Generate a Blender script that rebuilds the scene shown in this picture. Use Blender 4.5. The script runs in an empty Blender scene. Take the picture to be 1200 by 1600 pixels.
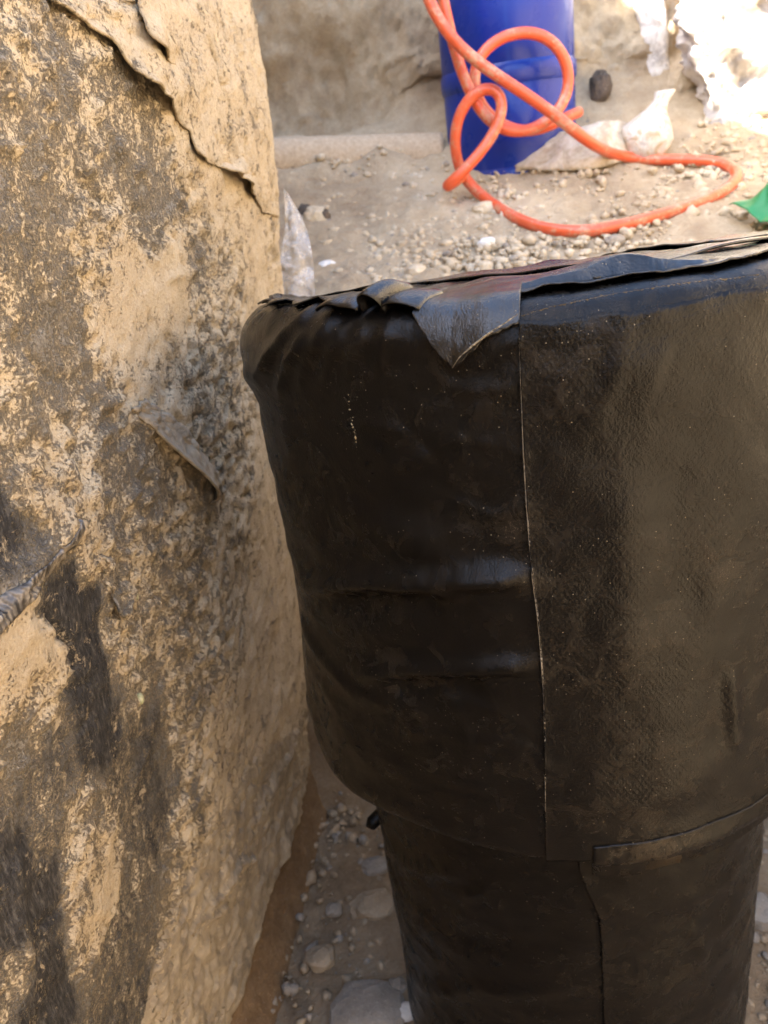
import bpy, math, random
import numpy as np
from mathutils import Matrix, Vector
rnd = random.Random(7)
rng = np.random.default_rng(11)
SC = bpy.context.scene
COL = SC.collection

# ------------------------------------------------------------------ camera
PITCH, ROLL, FPX = math.radians(24), math.radians(8), 1209.0
R0 = np.array([1., 0, 0]); U0 = np.array([0, math.sin(PITCH), math.cos(PITCH)])
CF = np.array([0, math.cos(PITCH), -math.sin(PITCH)])
CR = math.cos(ROLL) * R0 - math.sin(ROLL) * U0
CU = math.sin(ROLL) * R0 + math.cos(ROLL) * U0
cd = bpy.data.cameras.new('camera'); cam = bpy.data.objects.new('camera', cd); COL.objects.link(cam)
cam.matrix_world = Matrix(((CR[0], CU[0], -CF[0], 0), (CR[1], CU[1], -CF[1], 0), (CR[2], CU[2], -CF[2], 0), (0, 0, 0, 1)))
cd.sensor_fit = 'VERTICAL'; cd.sensor_height = 36; cd.sensor_width = 27
cd.lens = 36 * FPX / 1600; cd.clip_start = 0.01; cd.clip_end = 500
cd.dof.use_dof = True; cd.dof.focus_distance = 0.56; cd.dof.aperture_fstop = 9.5
SC.camera = cam
# ------------------------------------------------------------------ sky and sun
SUN_EL = math.radians(44); SUN_AZ = math.atan2(-.92, -.39)      # azimuth from +Y towards +X
w = bpy.data.worlds.new('World'); SC.world = w; w.use_nodes = True
nt = w.node_tree; bg = nt.nodes['Background']
sky = nt.nodes.new('ShaderNodeTexSky'); sky.sky_type = 'NISHITA'; sky.sun_disc = False
sky.sun_elevation = SUN_EL; sky.sun_rotation = SUN_AZ; sky.air_density = 1.0; sky.dust_density = 2.5
nt.links.new(sky.outputs[0], bg.inputs[0]); bg.inputs[1].default_value = 0.15
sl = bpy.data.lights.new('sun', 'SUN'); sl.energy = 5.0; sl.angle = math.radians(.53); sl.color = (1, .93, .82)
so = bpy.data.objects.new('sun', sl); COL.objects.link(so)
sd = Vector((math.sin(SUN_AZ) * math.cos(SUN_EL), math.cos(SUN_AZ) * math.cos(SUN_EL), math.sin(SUN_EL)))
so.rotation_euler = sd.to_track_quat('Z', 'Y').to_euler()
vs = SC.view_settings
vs.view_transform = 'Standard'; vs.look = 'None'; vs.gamma = 1; vs.use_curve_mapping = False
vs.exposure = 3.0
SC.cycles.max_bounces = 6; SC.cycles.diffuse_bounces = 4; SC.cycles.transparent_max_bounces = 12

# ------------------------------------------------------------------ noise
_perm = rng.permutation(256); _perm = np.concatenate([_perm, _perm, _perm])
_g = rng.normal(size=(256, 3)); _g /= np.linalg.norm(_g, axis=1)[:, None]
def perlin(P):
    P = np.asarray(P, float); sh = P.shape[:-1]; P = P.reshape(-1, 3)
    i = np.floor(P).astype(int); f = P - i; i &= 255
    u = f * f * f * (f * (f * 6 - 15) + 10)
    def gr(dx, dy, dz):
        h = _perm[_perm[_perm[i[:, 0] + dx] + i[:, 1] + dy] + i[:, 2] + dz] & 255
        g = _g[h]
        return g[:, 0] * (f[:, 0] - dx) + g[:, 1] * (f[:, 1] - dy) + g[:, 2] * (f[:, 2] - dz)
    L = lambda a, b, t: a + t * (b - a)
    x00 = L(gr(0, 0, 0), gr(1, 0, 0), u[:, 0]); x10 = L(gr(0, 1, 0), gr(1, 1, 0), u[:, 0])
    x01 = L(gr(0, 0, 1), gr(1, 0, 1), u[:, 0]); x11 = L(gr(0, 1, 1), gr(1, 1, 1), u[:, 0])
    return L(L(x00, x10, u[:, 1]), L(x01, x11, u[:, 1]), u[:, 2]).reshape(sh) * 1.6
def fbm(P, sc, o=4, lac=2.1, gain=.5):
    P = np.asarray(P, float) * sc; a = 1.; t = 0; n = 0
    for k in range(o):
        t = t + a * perlin(P + 17.3 * k); n += a; a *= gain; P = P * lac
    return t / n
def sst(a, b, x):
    t = np.clip((x - a) / (b - a), 0, 1); return t * t * (3 - 2 * t)
def ridge(X, Y, pts, wdt, taper=True):
    """gaussian ridge along a polyline in a flat chart (X, Y in metres)"""
    best = np.zeros_like(X); pts = np.asarray(pts, float); n = len(pts) - 1
    for k in range(n):
        a, b = pts[k], pts[k + 1]; d = b - a; L2 = d @ d + 1e-12
        t = np.clip(((X - a[0]) * d[0] + (Y - a[1]) * d[1]) / L2, 0, 1)
        D = np.hypot(X - a[0] - t * d[0], Y - a[1] - t * d[1])
        tt = (k + t) / n
        amp = np.minimum(1, np.minimum(tt, 1 - tt) * 5 + .15) if taper else 1
        best = np.maximum(best, np.exp(-(D / wdt) ** 2) * amp)
    return best

# ------------------------------------------------------------------ places seen along a line of sight
def ray(px, py):
    d = CF * FPX + CR * (px - 600) + CU * (800 - py); return d / np.linalg.norm(d)
def at_y(px, py, y):
    d = ray(px, py); return d * (y / d[1])

# ------------------------------------------------------------------ mesh helpers
def link(o, parent):
    COL.objects.link(o)
    if parent is not None: o.parent = parent
    return o
def tag(o, label=None, cat=None, group=None, kind=None):
    if label: o['label'] = label
    if cat: o['category'] = cat
    if group: o['group'] = group
    if kind: o['kind'] = kind
    return o
def mesh(name, V, Fc, mat, parent=None, smooth=True):
    me = bpy.data.meshes.new(name); me.from_pydata([tuple(map(float, v)) for v in V], [], Fc); me.update()
    if smooth: me.polygons.foreach_set('use_smooth', [True] * len(me.polygons))
    if mat: me.materials.append(mat)
    return link(bpy.data.objects.new(name, me), parent)
def grid(name, P, mat, parent=None, wrap=False, uv=None, attrs=None, solid=0, soff=0, keep=None, flip=False):
    n, m = P.shape[:2]
    me = bpy.data.meshes.new(name)
    I = np.arange(n * m).reshape(n, m)
    if wrap: J = np.concatenate([I, I[:, :1]], 1)
    else: J = I
    Q = np.stack([J[:-1, :-1], J[:-1, 1:], J[1:, 1:], J[1:, :-1]], -1).reshape(-1, 4)
    if flip: Q = Q[:, ::-1]
    if keep is not None: Q = Q[keep.reshape(-1)]
    me.vertices.add(n * m); me.vertices.foreach_set('co', np.ascontiguousarray(P, dtype=np.float32).ravel())
    k = len(Q)
    me.loops.add(k * 4); me.loops.foreach_set('vertex_index', Q.ravel().astype(np.int32))
    me.polygons.add(k); me.polygons.foreach_set('loop_start', np.arange(0, k * 4, 4, dtype=np.int32))
    me.polygons.foreach_set('loop_total', np.full(k, 4, dtype=np.int32))
    me.polygons.foreach_set('use_smooth', np.ones(k, dtype=bool))
    if uv is not None:
        l = me.uv_layers.new(name='UVMap'); U = uv.reshape(-1, 2)[Q.ravel()]
        l.data.foreach_set('uv', U.astype(np.float32).ravel())
    for nm, A in (attrs or {}).items():
        a = me.attributes.new(nm, 'FLOAT', 'POINT'); a.data.foreach_set('value', A.astype(np.float32).ravel())
    me.update(calc_edges=True); me.validate()
    if mat: me.materials.append(mat)
    o = link(bpy.data.objects.new(name, me), parent)
    if solid:
        s = o.modifiers.new('thickness', 'SOLIDIFY'); s.thickness = solid; s.offset = soff
    return o
def catmull(pts, step):
    pts = np.asarray(pts, float)
    p = np.vstack([2 * pts[0] - pts[1], pts, 2 * pts[-1] - pts[-2]]); out = []
    for i in range(1, len(p) - 2):
        n = max(2, int(np.linalg.norm(p[i + 1] - p[i]) / step))
        for t in np.linspace(0, 1, n, endpoint=False):
            a, b, c, d = p[i - 1], p[i], p[i + 1], p[i + 2]
            out.append(.5 * (2 * b + (c - a) * t + (2 * a - 5 * b + 4 * c - d) * t * t + (3 * b - a - 3 * c + d) * t ** 3))
    out.append(p[-2]); return np.array(out)
def smoothpath(p, it=4):
    for _ in range(it):
        q = p.copy(); q[1:-1] = .25 * p[:-2] + .5 * p[1:-1] + .25 * p[2:]; p = q
    return p
def tube(name, path, r, mat, parent=None, seg=14, caps=True):
    n = len(path); r = np.full(n, r) if np.isscalar(r) else r
    T = np.gradient(path, axis=0); T /= np.linalg.norm(T, axis=1)[:, None]
    N = np.cross(T[0], [0.3, .2, 1.]); N /= np.linalg.norm(N); V = []
    ang = np.linspace(0, 2 * math.pi, seg, endpoint=False)
    for i in range(n):
        N = N - T[i] * (N @ T[i]); N /= np.linalg.norm(N); B = np.cross(T[i], N)
        V.append(path[i] + r[i] * (np.cos(ang)[:, None] * N + np.sin(ang)[:, None] * B))
    V = np.array(V)
    if caps:
        V = np.concatenate([np.repeat(path[:1, None], seg, 1), V, np.repeat(path[-1:, None], seg, 1)])
    return grid(name, V, mat, parent, wrap=True)

# ------------------------------------------------------------------ material helpers
class NT:
    def __init__(s, name):
        s.m = bpy.data.materials.new(name); s.m.use_nodes = True; s.t = s.m.node_tree
        s.b = s.t.nodes['Principled BSDF']; s.out = s.t.nodes['Material Output']
    def n(s, typ, **k):
        nd = s.t.nodes.new('ShaderNode' + typ)
        for a, v in k.items(): setattr(nd, a, v)
        return nd
    def l(s, a, b): s.t.links.new(a, b)
    def put(s, sock, v):
        if isinstance(v, bpy.types.NodeSocket): s.l(v, sock)
        else: sock.default_value = v
    def obj(s, scale=(1, 1, 1), rot=(0, 0, 0)):
        c = s.n('TexCoord'); m = s.n('Mapping'); m.inputs['Scale'].default_value = scale; m.inputs['Rotation'].default_value = rot
        s.l(c.outputs['Object'], m.inputs[0]); return m.outputs[0]
    def noise(s, scale, detail=4, rough=.55, vec=None, dist=0):
        t = s.n('TexNoise'); t.inputs['Scale'].default_value = scale; t.inputs['Detail'].default_value = detail
        t.inputs['Roughness'].default_value = rough; t.inputs['Distortion'].default_value = dist
        s.l(vec if vec is not None else s.obj(), t.inputs['Vector']); return t.outputs['Fac']
    def ramp(s, f, stops, interp='LINEAR'):
        r = s.n('ValToRGB'); s.l(f, r.inputs[0]); e = r.color_ramp.elements; r.color_ramp.interpolation = interp
        while len(e) > 1: e.remove(e[-1])
        for i, (p, c) in enumerate(stops):
            x = e[0] if i == 0 else e.new(p)
            x.position = p; x.color = (c, c, c, 1) if not hasattr(c, '__len__') else (*c, 1)
        return r.outputs[0]
    def math(s, op, a, b=0., c=0., clamp=False):
        m = s.n('Math', operation=op, use_clamp=clamp)
        for i, v in enumerate((a, b, c)): s.put(m.inputs[i], v)
        return m.outputs[0]
    def step(s, f, a, b, lo=0., hi=1.):
        m = s.n('MapRange', interpolation_type='SMOOTHSTEP'); s.put(m.inputs[0], f)
        m.inputs[1].default_value = a; m.inputs[2].default_value = b; m.inputs[3].default_value = lo; m.inputs[4].default_value = hi
        return m.outputs[0]
    def mix(s, f, a, b):
        m = s.n('Mix', data_type='RGBA'); s.put(m.inputs[0], f)
        for i, v in ((6, a), (7, b)):
            if isinstance(v, tuple): v = (*v, 1)
            s.put(m.inputs[i], v)
        return m.outputs[2]
    def bump(s, h, dist, strength=1., prev=None):
        b = s.n('Bump'); b.inputs['Strength'].default_value = strength; b.inputs['Distance'].default_value = dist
        s.l(h, b.inputs['Height'])
        if prev is not None: s.l(prev, b.inputs['Normal'])
        return b.outputs[0]
    def attr(s, name):
        a = s.n('Attribute'); a.attribute_name = name; return a.outputs['Fac']
    def uvcoord(s):
        return s.n('TexCoord').outputs['UV']
    def done(s, color=None, rough=None, normal=None, spec=None, **k):
        if color is not None: s.put(s.b.inputs['Base Color'], (*color, 1) if isinstance(color, tuple) else color)
        if rough is not None: s.put(s.b.inputs['Roughness'], rough)
        if normal is not None: s.l(normal, s.b.inputs['Normal'])
        if spec is not None: s.put(s.b.inputs['Specular IOR Level'], spec)
        for a, v in k.items(): s.put(s.b.inputs[a], v)
        return s.m

def soil_mat(name, dark, mid, light, bumps=1., damp_shade=False):
    s = NT(name)
    a = s.noise(3.2, 5, .6); b = s.noise(26, 5, .65); c = s.noise(170, 4, .7); d = s.noise(520, 3, .7)
    f = s.math('ADD', s.math('MULTIPLY', a, .5), s.math('ADD', s.math('MULTIPLY', b, .34), s.math('MULTIPLY', c, .26)))
    col = s.ramp(f, [(.34, dark), (.5, mid), (.66, light)])
    if damp_shade: col = s.mix(s.step(s.noise(2.6, 4, .6, dist=.5), .5, .68, 0, .42), col, (.23, .16, .105))
    col = s.mix(s.step(d, .62, .72, 0, .45), col, tuple(x * .55 for x in dark))
    col = s.mix(s.step(s.noise(330, 2, .5), .66, .74, 0, .5), col, (.62, .56, .46))
    if damp_shade:      # browner, damp soil at the dug-out bottom; painted shade there and behind the camera
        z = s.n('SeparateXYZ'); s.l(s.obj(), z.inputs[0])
        damp_shade_mask = s.math('MAXIMUM', s.math('MULTIPLY', s.step(s.math('ADD', z.outputs[2], s.math('MULTIPLY', a, .25)), -.75, -.45, 1, 0), s.step(s.math('ADD', z.outputs[0], s.math('MULTIPLY', a, .3)), .7, .95, 1, 0)), s.math('MULTIPLY', s.step(s.math('ADD', z.outputs[1], s.math('MULTIPLY', a, .3)), -.05, .25, 1, 0), s.step(s.math('ADD', z.outputs[0], s.math('MULTIPLY', a, .3)), .4, .62, 1, 0)))
        col = s.mix(damp_shade_mask, col, s.ramp(f, [(.36, (.15, .1, .055)), (.5, (.26, .185, .11)), (.66, (.37, .285, .185))]))
    n = s.bump(b, .02, .5 * bumps); n = s.bump(c, .006, .8 * bumps, n); n = s.bump(d, .0022, .8 * bumps, n)
    return s.done(col, .95, n, .15)
M = {}
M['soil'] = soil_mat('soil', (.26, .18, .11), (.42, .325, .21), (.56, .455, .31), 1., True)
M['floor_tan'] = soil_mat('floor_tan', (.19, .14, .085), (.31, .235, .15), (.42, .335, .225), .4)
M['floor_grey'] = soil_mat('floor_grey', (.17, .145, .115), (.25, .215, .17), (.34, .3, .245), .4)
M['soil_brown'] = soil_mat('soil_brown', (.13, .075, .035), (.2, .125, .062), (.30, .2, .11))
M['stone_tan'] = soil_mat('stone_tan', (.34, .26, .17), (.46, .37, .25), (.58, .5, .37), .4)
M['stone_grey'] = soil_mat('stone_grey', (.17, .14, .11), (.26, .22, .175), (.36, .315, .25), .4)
M['stone_white'] = soil_mat('stone_white', (.55, .52, .46), (.66, .63, .57), (.75, .73, .68), .3)
M['mud_crumb'] = soil_mat('mud_crumb', (.2, .15, .08), (.3, .23, .12), (.42, .34, .2), .4)
M['fray'] = soil_mat('frayed_thread', (.1, .08, .055), (.2, .165, .115), (.34, .29, .2), .3)
M['dark_lump'] = soil_mat('dark_lump', (.035, .03, .028), (.07, .06, .05), (.16, .12, .09), .6)

def wall_mat(name, film=0.):
    s = NT(name)
    mud = s.attr('mud')
    o = s.obj(rot=(math.radians(14), 0, 0)); fib = s.obj((1, 1, .16), (math.radians(-18), 0, 0))
    n1 = s.noise(22, 6, .62, o); n2 = s.noise(95, 5, .68, o); n3 = s.noise(380, 4, .7, o)
    fb = s.noise(420, 4, .7, fib); fb2 = s.noise(90, 4, .65, fib)
    h = s.math('ADD', s.math('MULTIPLY', n1, .55), s.math('ADD', s.math('MULTIPLY', n2, .62), s.math('ADD', s.math('MULTIPLY', n3, .62), s.math('MULTIPLY', fb2, .35))))
    h = s.math('ADD', h, -1.07)
    t = s.math('ADD', s.math('MULTIPLY_ADD', mud, .65, .22), s.math('MULTIPLY', h, 1.6))   # mud where it is thick
    f = s.step(t, .31, .70)
    cr = s.math('MULTIPLY', s.step(s.noise(75, 6, .7, o, .6), .575, .635), s.step(n1, .38, .55, .15, 1))      # crumbs of mud clinging to the bare membrane
    f = s.math('MAXIMUM', f, s.math('MULTIPLY', cr, .8))
    # bare membrane: woven, charcoal, dusted
    bare = s.ramp(fb, [(.34, (.010, .010, .011)), (.52, (.034, .033, .033)), (.72, (.13, .12, .105))])
    dust = s.step(s.math('ADD', s.math('MULTIPLY', mud, .9), s.math('MULTIPLY', s.math('ADD', fb2, n2), .62)), .62, 1.15, .03, .85)
    bare = s.mix(dust, bare, (.34, .30, .235))
    mudc = s.ramp(s.math('ADD', s.math('MULTIPLY', n1, .45), s.math('MULTIPLY', n3, .55)),
                  [(.33, (.36, .275, .17)), (.48, (.465, .37, .24)), (.66, (.57, .475, .33))])
    mudc = s.mix(s.step(n2, .34, .45, .28, 0), mudc, (.22, .16, .095))
    col = s.mix(f, bare, mudc)
    nm = s.bump(f, .0022, .9); nm = s.bump(n2, .0025, .5, nm); nm = s.bump(n3, .0018, .85, nm); nm = s.bump(fb, .0008, .7, nm)
    return s.done(col, s.step(f, 0, 1, .62, .95), nm, .25)
M['membrane'] = wall_mat('muddy_membrane')
s = NT('dusty_sheet')
n = s.noise(14, 6, .65, dist=1.); n2 = s.noise(120, 5, .7); n3 = s.noise(60, 5, .7, s.obj((1, 1, .2), (math.radians(-25), 0, 0)))
col = s.ramp(s.math('ADD', s.math('MULTIPLY', n, .5), s.math('MULTIPLY', s.math('ADD', n2, n3), .25)), [(.36, (.15, .125, .095)), (.47, (.30, .245, .17)), (.6, (.45, .37, .255))])
M['dusty_sheet'] = s.done(col, .7, s.bump(n3, .003, .6, s.bump(n2, .001, .5, s.bump(n, .012, .5))), .3)

def film_mat(name, col, alpha, rough=.35):
    s = NT(name)
    n = s.noise(30, 5, .6, dist=1.5); n2 = s.noise(160, 4, .6)
    c = s.mix(s.step(n, .42, .62), col, (.42, .34, .23))
    a = s.math('ADD', s.step(n, .35, .65, alpha - .2, alpha + .25), s.step(n2, .5, .7, 0, .2), clamp=True)
    return s.done(c, rough, s.bump(n, .01, .6), .5, Alpha=a)
M['film'] = film_mat('clear_film', (.8, .78, .74), .34, .2)
M['bag'] = film_mat('white_bag_film', (.78, .75, .7), .72)

def rubber_mat(name, emboss=0., dusty=0., r0=.13, r1=.30, spec=.19, crumple=0.):
    s = NT(name)
    n1 = s.noise(9, 5, .6); n2 = s.noise(45, 5, .65, dist=.8); n3 = s.noise(700, 3, .6); n4 = s.noise(240, 4, .65)
    base = s.ramp(n2, [(.35, (.004, .0037, .0033)), (.6, (.0062, .005, .004)), (.75, (.011, .0083, .006))])
    # dust smears
    d = s.math('MULTIPLY', s.step(n1, .46, .66), s.step(n2, .42, .66, .1, 1))
    d = s.math('MULTIPLY', d, s.step(n4, .35, .7, .35, 1))
    base = s.mix(s.math('MULTIPLY', d, .17 + dusty), base, (.11, .08, .045))
    # pin-point grit
    v = s.n('TexVoronoi', feature='F1'); v.inputs['Scale'].default_value = 430; s.l(s.obj(), v.inputs['Vector'])
    v.inputs['Randomness'].default_value = 1
    wn = s.n('TexWhiteNoise'); s.l(v.outputs['Position'], wn.inputs['Vector'])
    g = s.math('MULTIPLY', s.step(v.outputs['Distance'], .12, .2, 1, 0), s.math('GREATER_THAN', s.math('ADD', wn.outputs['Value'], s.math('MULTIPLY', n1, .5)), 1.19))
    base = s.mix(s.math('MULTIPLY', g, .6), base, (.4, .33, .22))
    rough = s.math('ADD', s.step(n2, .3, .7, r0, r1), s.math('MULTIPLY', d, .3), clamp=True)
    base = s.mix(s.math('MULTIPLY', s.step(s.noise(1400, 2, .5), .60, .70), s.math('MULTIPLY', d, .5)), base, (.35, .28, .18))
    nm = s.bump(n3, .0007, .75); nm = s.bump(n2, .005, .28, nm); nm = s.bump(g, .0008, .6, nm)
    if crumple: nm = s.bump(s.noise(17, 2, .5, dist=.4), .02, crumple, nm)
    if emboss:
        uv = s.n('SeparateXYZ'); s.l(s.uvcoord(), uv.inputs[0])
        k = 2 * math.pi / .0050
        p = s.math('SINE', s.math('MULTIPLY', s.math('ADD', uv.outputs[0], s.math('MULTIPLY', uv.outputs[1], .6)), k))
        q = s.math('SINE', s.math('MULTIPLY', s.math('SUBTRACT', uv.outputs[0], s.math('MULTIPLY', uv.outputs[1], .6)), k))
        e = s.math('MULTIPLY', s.math('MAXIMUM', p, q), s.step(s.noise(9, 4), .36, .6, .25, 1))
        nm = s.bump(e, .0006, emboss, nm)
    return s.done(base, rough, nm, spec)
M['rubber'] = rubber_mat('black_tape')
M['rubber_knit'] = rubber_mat('black_tape_embossed', .16, .02)
M['rubber_low'] = rubber_mat('black_tape_lower', 0, -.14, .13, .3, .15)
M['rubber_top'] = rubber_mat('black_tape_cap', 0, -.14, .09, .22, .6, .22)
M['rubber_edge'] = rubber_mat('black_tape_dusty_edge', 0, .45)

s = NT('blue_plastic')
n = s.noise(14, 5, .6); st = s.noise(30, 4, .6, s.obj((1, 1, .08)))
col = s.mix(s.step(st, .55, .75, 0, .35), (.004, .024, .23), (.016, .06, .30))
col = s.mix(s.step(n, .6, .8, 0, .14), col, (.25, .22, .18))
M['blue'] = s.done(col, s.step(n, .3, .7, .22, .42), s.bump(n, .004, .25), .32)
s = NT('orange_hose')
n = s.noise(20, 5, .65); n2 = s.noise(160, 4, .6)
col = s.mix(s.step(n, .45, .7, 0, .75), (.62, .10, .035), (.58, .19, .11))
col = s.mix(s.step(s.math('ADD', s.math('MULTIPLY', n, .6), s.math('MULTIPLY', n2, .4)), .52, .66, 0, .6), col, (.5, .36, .22))
M['hose'] = s.done(col, .28, s.bump(n2, .001, .4), .5)
s = NT('dusty_pipe')
n = s.noise(12, 5, .65); n2 = s.noise(120, 4, .7); g = s.n('NewGeometry'); gz = s.n('SeparateXYZ'); s.l(g.outputs['Normal'], gz.inputs[0])
f = s.step(s.math('ADD', s.math('MULTIPLY', gz.outputs[2], .3), s.math('MULTIPLY', s.math('ADD', n, n2), .5)), .2, .5)
M['old_pipe'] = s.done(s.mix(f, (.11, .09, .085), s.ramp(n2, [(.3, (.38, .29, .19)), (.7, (.52, .42, .3))])), .9, s.bump(n2, .003, .6), .2)
s = NT('white_plaster')
n = s.noise(9, 6, .65, dist=.6); n2 = s.noise(70, 5, .7)
col = s.mix(s.step(n, .5, .6), (.74, .71, .66), (.40, .37, .34))
col = s.mix(s.step(n2, .58, .7, 0, .6), col, (.33, .26, .18))
M['plaster'] = s.done(col, .9, s.bump(n2, .006, .8), .2)
s = NT('green_sheet')
n = s.noise(18, 4, .6)
M['green'] = s.done(s.mix(s.step(n, .6, .75, 0, .3), (.012, .17, .04), (.3, .3, .2)), .35, s.bump(n, .004, .4), .5, **{'Subsurface Weight': 0.})
s = NT('paper_sack')
n = s.noise(16, 6, .65, dist=1); n2 = s.noise(140, 4, .7)
M['sack'] = s.done(s.ramp(s.math('ADD', s.math('MULTIPLY', n, .7), s.math('MULTIPLY', n2, .3)), [(.35, (.26, .2, .14)), (.5, (.45, .38, .28)), (.65, (.6, .54, .45))]), .85, s.bump(n, .008, .6), .25)
s = NT('strap_film')
wv = s.n('TexWave', wave_type='BANDS', bands_direction='Y'); wv.inputs['Scale'].default_value = 60; wv.inputs['Distortion'].default_value = 3; s.l(s.obj(), wv.inputs[0])
n = s.noise(60, 4, .6)
M['strap'] = s.done(s.mix(s.step(n, .4, .65), (.26, .225, .18), (.05, .045, .04)), .4, s.bump(wv.outputs[1], .002, .8), .5)
s = NT('seed_green')
M['seed'] = s.done(s.ramp(s.noise(200, 3), [(.4, (.34, .34, .17)), (.6, (.5, .47, .28))]), .6, None, .3)

# ================================================================== the ground: one sheet from the trench floor to the horizon
FLOOR = -1.14; RIM = 1.32
def ht(x, y):
    x = np.asarray(x, float); y = np.asarray(y, float)
    yk = [-60, -2.6, -1.7, -1.3, 1.16, 1.19, 1.225, 1.26, 1.3, 1.5, 1.72, 1.84, 1.95, 2.05, 2.10, 2.13, 2.2, 2.3, 2.45, 60]
    zk = [RIM, RIM, -.3, FLOOR, FLOOR, -1.04, -.68, -.36, -.2, -.15, -.075, -.02, .03, .10, .14, .20, .50, .95, RIM, RIM]
    wob = .04 * perlin(np.stack([x * 2.2, x * 0 + 3.3, x * 0], -1))
    z = np.interp(y + wob, yk, zk)
    z = z + .055 * np.exp(-((y - 1.885) / .04) ** 2) * sst(.3, .2, x) * np.clip(.45 + 1.2 * perlin(np.stack([x * 7, x * 0, x * 0 + 5], -1)), 0, 1.3)
    xr = x + .05 * perlin(np.stack([y * 2.5, y * 0, y * 0 + 8.1], -1))
    rb = np.interp(xr, [.64, .72, .86, 1.02, 1.2, 1.7, 2.3], [FLOOR, -.95, -.45, .1, .5, .9, 1.0])
    z = np.maximum(np.where(x > 1.2, np.minimum(z, 1.0 + .1 * sst(3, 6, x)), z), rb)
    lb_in = np.interp(x, [-3, -1.5, -.5, -.40, -.3, -.22], [RIM, 1.57, 1.57, 1.3, .3, FLOOR])  # unseen left bank, raised above the rim to keep sun off the slope
    lb_out = np.interp(x, [-60, -4.2, -2.6, -1.0, -.75, -.5], [RIM, RIM, .8, .3, .2, FLOOR])
    lb_w = np.interp(x, [-2.5, -1.2, -.85, -.7], [RIM, .78, .78, FLOOR]); lb_w = lb_w + np.where(x < -.8, 1, 0) * 1.07 * sst(.5, .74, y) * sst(-2.4, -1.2, x)                 # unseen behind the membrane wall, with a mound added to block the sun
    f_far = sst(1.22, 1.36, y); f_mid = sst(-.42, -.34, y)
    lb = lb_out * (1 - f_mid) + f_mid * (lb_w * (1 - f_far) + lb_in * f_far)
    return np.maximum(z, lb)
def ground_hit(px, py, lift=0.):
    d = ray(px, py)
    for t in np.linspace(.9, 4, 1600):
        p = d * t
        if p[1] > .2 and p[2] - lift <= float(ht(p[0], p[1])): return p
    return d * 2.
def spaced(segs):
    out = []
    for a, b, st in segs: out.extend(np.arange(a, b - 1e-9, st))
    out.append(segs[-1][1]); return np.array(out)
gx = spaced([(-60, -6, 6), (-6, -2, .5), (-2, -.5, .1), (-.5, 1.3, .0085), (1.3, 2.2, .04), (2.2, 6, .4), (6, 60, 6)])
gy = spaced([(-60, -4, 6), (-4, -1.8, .2), (-1.8, .3, .05), (.3, 1.14, .01), (1.14, 1.28, .0045), (1.28, 2.06, .0085), (2.06, 2.36, .0032), (2.36, 2.6, .03), (2.6, 6, .4), (6, 60, 6)])
GX, GY = np.meshgrid(gx, gy); GZ = ht(GX, GY)
P = np.stack([GX, GY, GZ], -1)
near = sst(4, 2.6, np.hypot(GX, GY - .8))
wallz = sst(2.04, 2.12, GY) * sst(2.6, 2.35, GY)
nrm = np.stack([-np.gradient(GZ, axis=1) / np.gradient(GX, axis=1), -np.gradient(GZ, axis=0) / np.gradient(GY, axis=0), np.ones_like(GZ)], -1)
nrm /= np.linalg.norm(nrm, axis=-1)[..., None]
Q = P * np.array([1, 1, .8])
big = fbm(Q, 3.2, 2) * (.02 + .12 * wallz); mid = fbm(Q + 5, 11, 5, gain=.55) * (.014 + .022 * wallz)
cl = np.abs(fbm(P + 9, 11, 3)); fine = fbm(P + 2, 75, 3) * (.0035 + .001 * wallz) + wallz * (.045 * (np.abs(fbm(Q + 6, 15, 5, gain=.6)) - .2) + .03 * np.minimum(fbm(Q + 12, 9, 3), 0))
disp = (big + mid + fine) * near
P = P + nrm * disp[..., None]
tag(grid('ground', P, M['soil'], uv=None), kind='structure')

# ================================================================== the membrane covered wall on the left
WX, WK, WL = -.463, .195, .118
def wall_lean(z): return WL * np.minimum((z + 1.14), 1.14 + .08 * np.tanh(np.maximum(z, 0) / .08)) - .06 * np.maximum(z - .1, 0)
def wall_uz(px, py):
    """the spot on the wall's face (y, z) behind a pixel"""
    d = ray(px, py)
    t = 0.5
    for _ in range(60):
        p = d * t; xw = WX + WK * p[1] + wall_lean(p[2])
        t += (xw - p[0]) / (d[0] - WK * d[1] - 1e-9) * .6
    p = d * t; return np.array([p[1], p[2]])
YA, YB, RA = -.34, 1.21, .13
nx0, ny0 = 1 / math.hypot(1, WK), -WK / math.hypot(1, WK)
def wall_base(S, Z):
    """S runs along the face as y, then round the far corner, then away to the left"""
    S = np.asarray(S, float); Z = np.asarray(Z, float)
    a = np.clip((S - YB) / RA, 0, math.radians(110)); a0 = math.atan2(ny0, nx0)
    cx = WX + WK * YB - RA * nx0; cy = YB - RA * ny0
    ang = a0 + a
    ex = np.maximum(S - YB - RA * math.radians(110), 0)
    tx, ty = -math.sin(a0 + math.radians(110)), math.cos(a0 + math.radians(110))
    onf = S <= YB
    x = np.where(onf, WX + WK * S, cx + RA * np.cos(ang) + ex * tx)
    y = np.where(onf, S, cy + RA * np.sin(ang) + ex * ty)
    n = np.stack([np.cos(ang), np.sin(ang), 0 * ang], -1)
    return np.stack([x + wall_lean(Z), y, Z], -1), n
W = lambda pts: np.array([wall_uz(*p) for p in pts])
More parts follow.
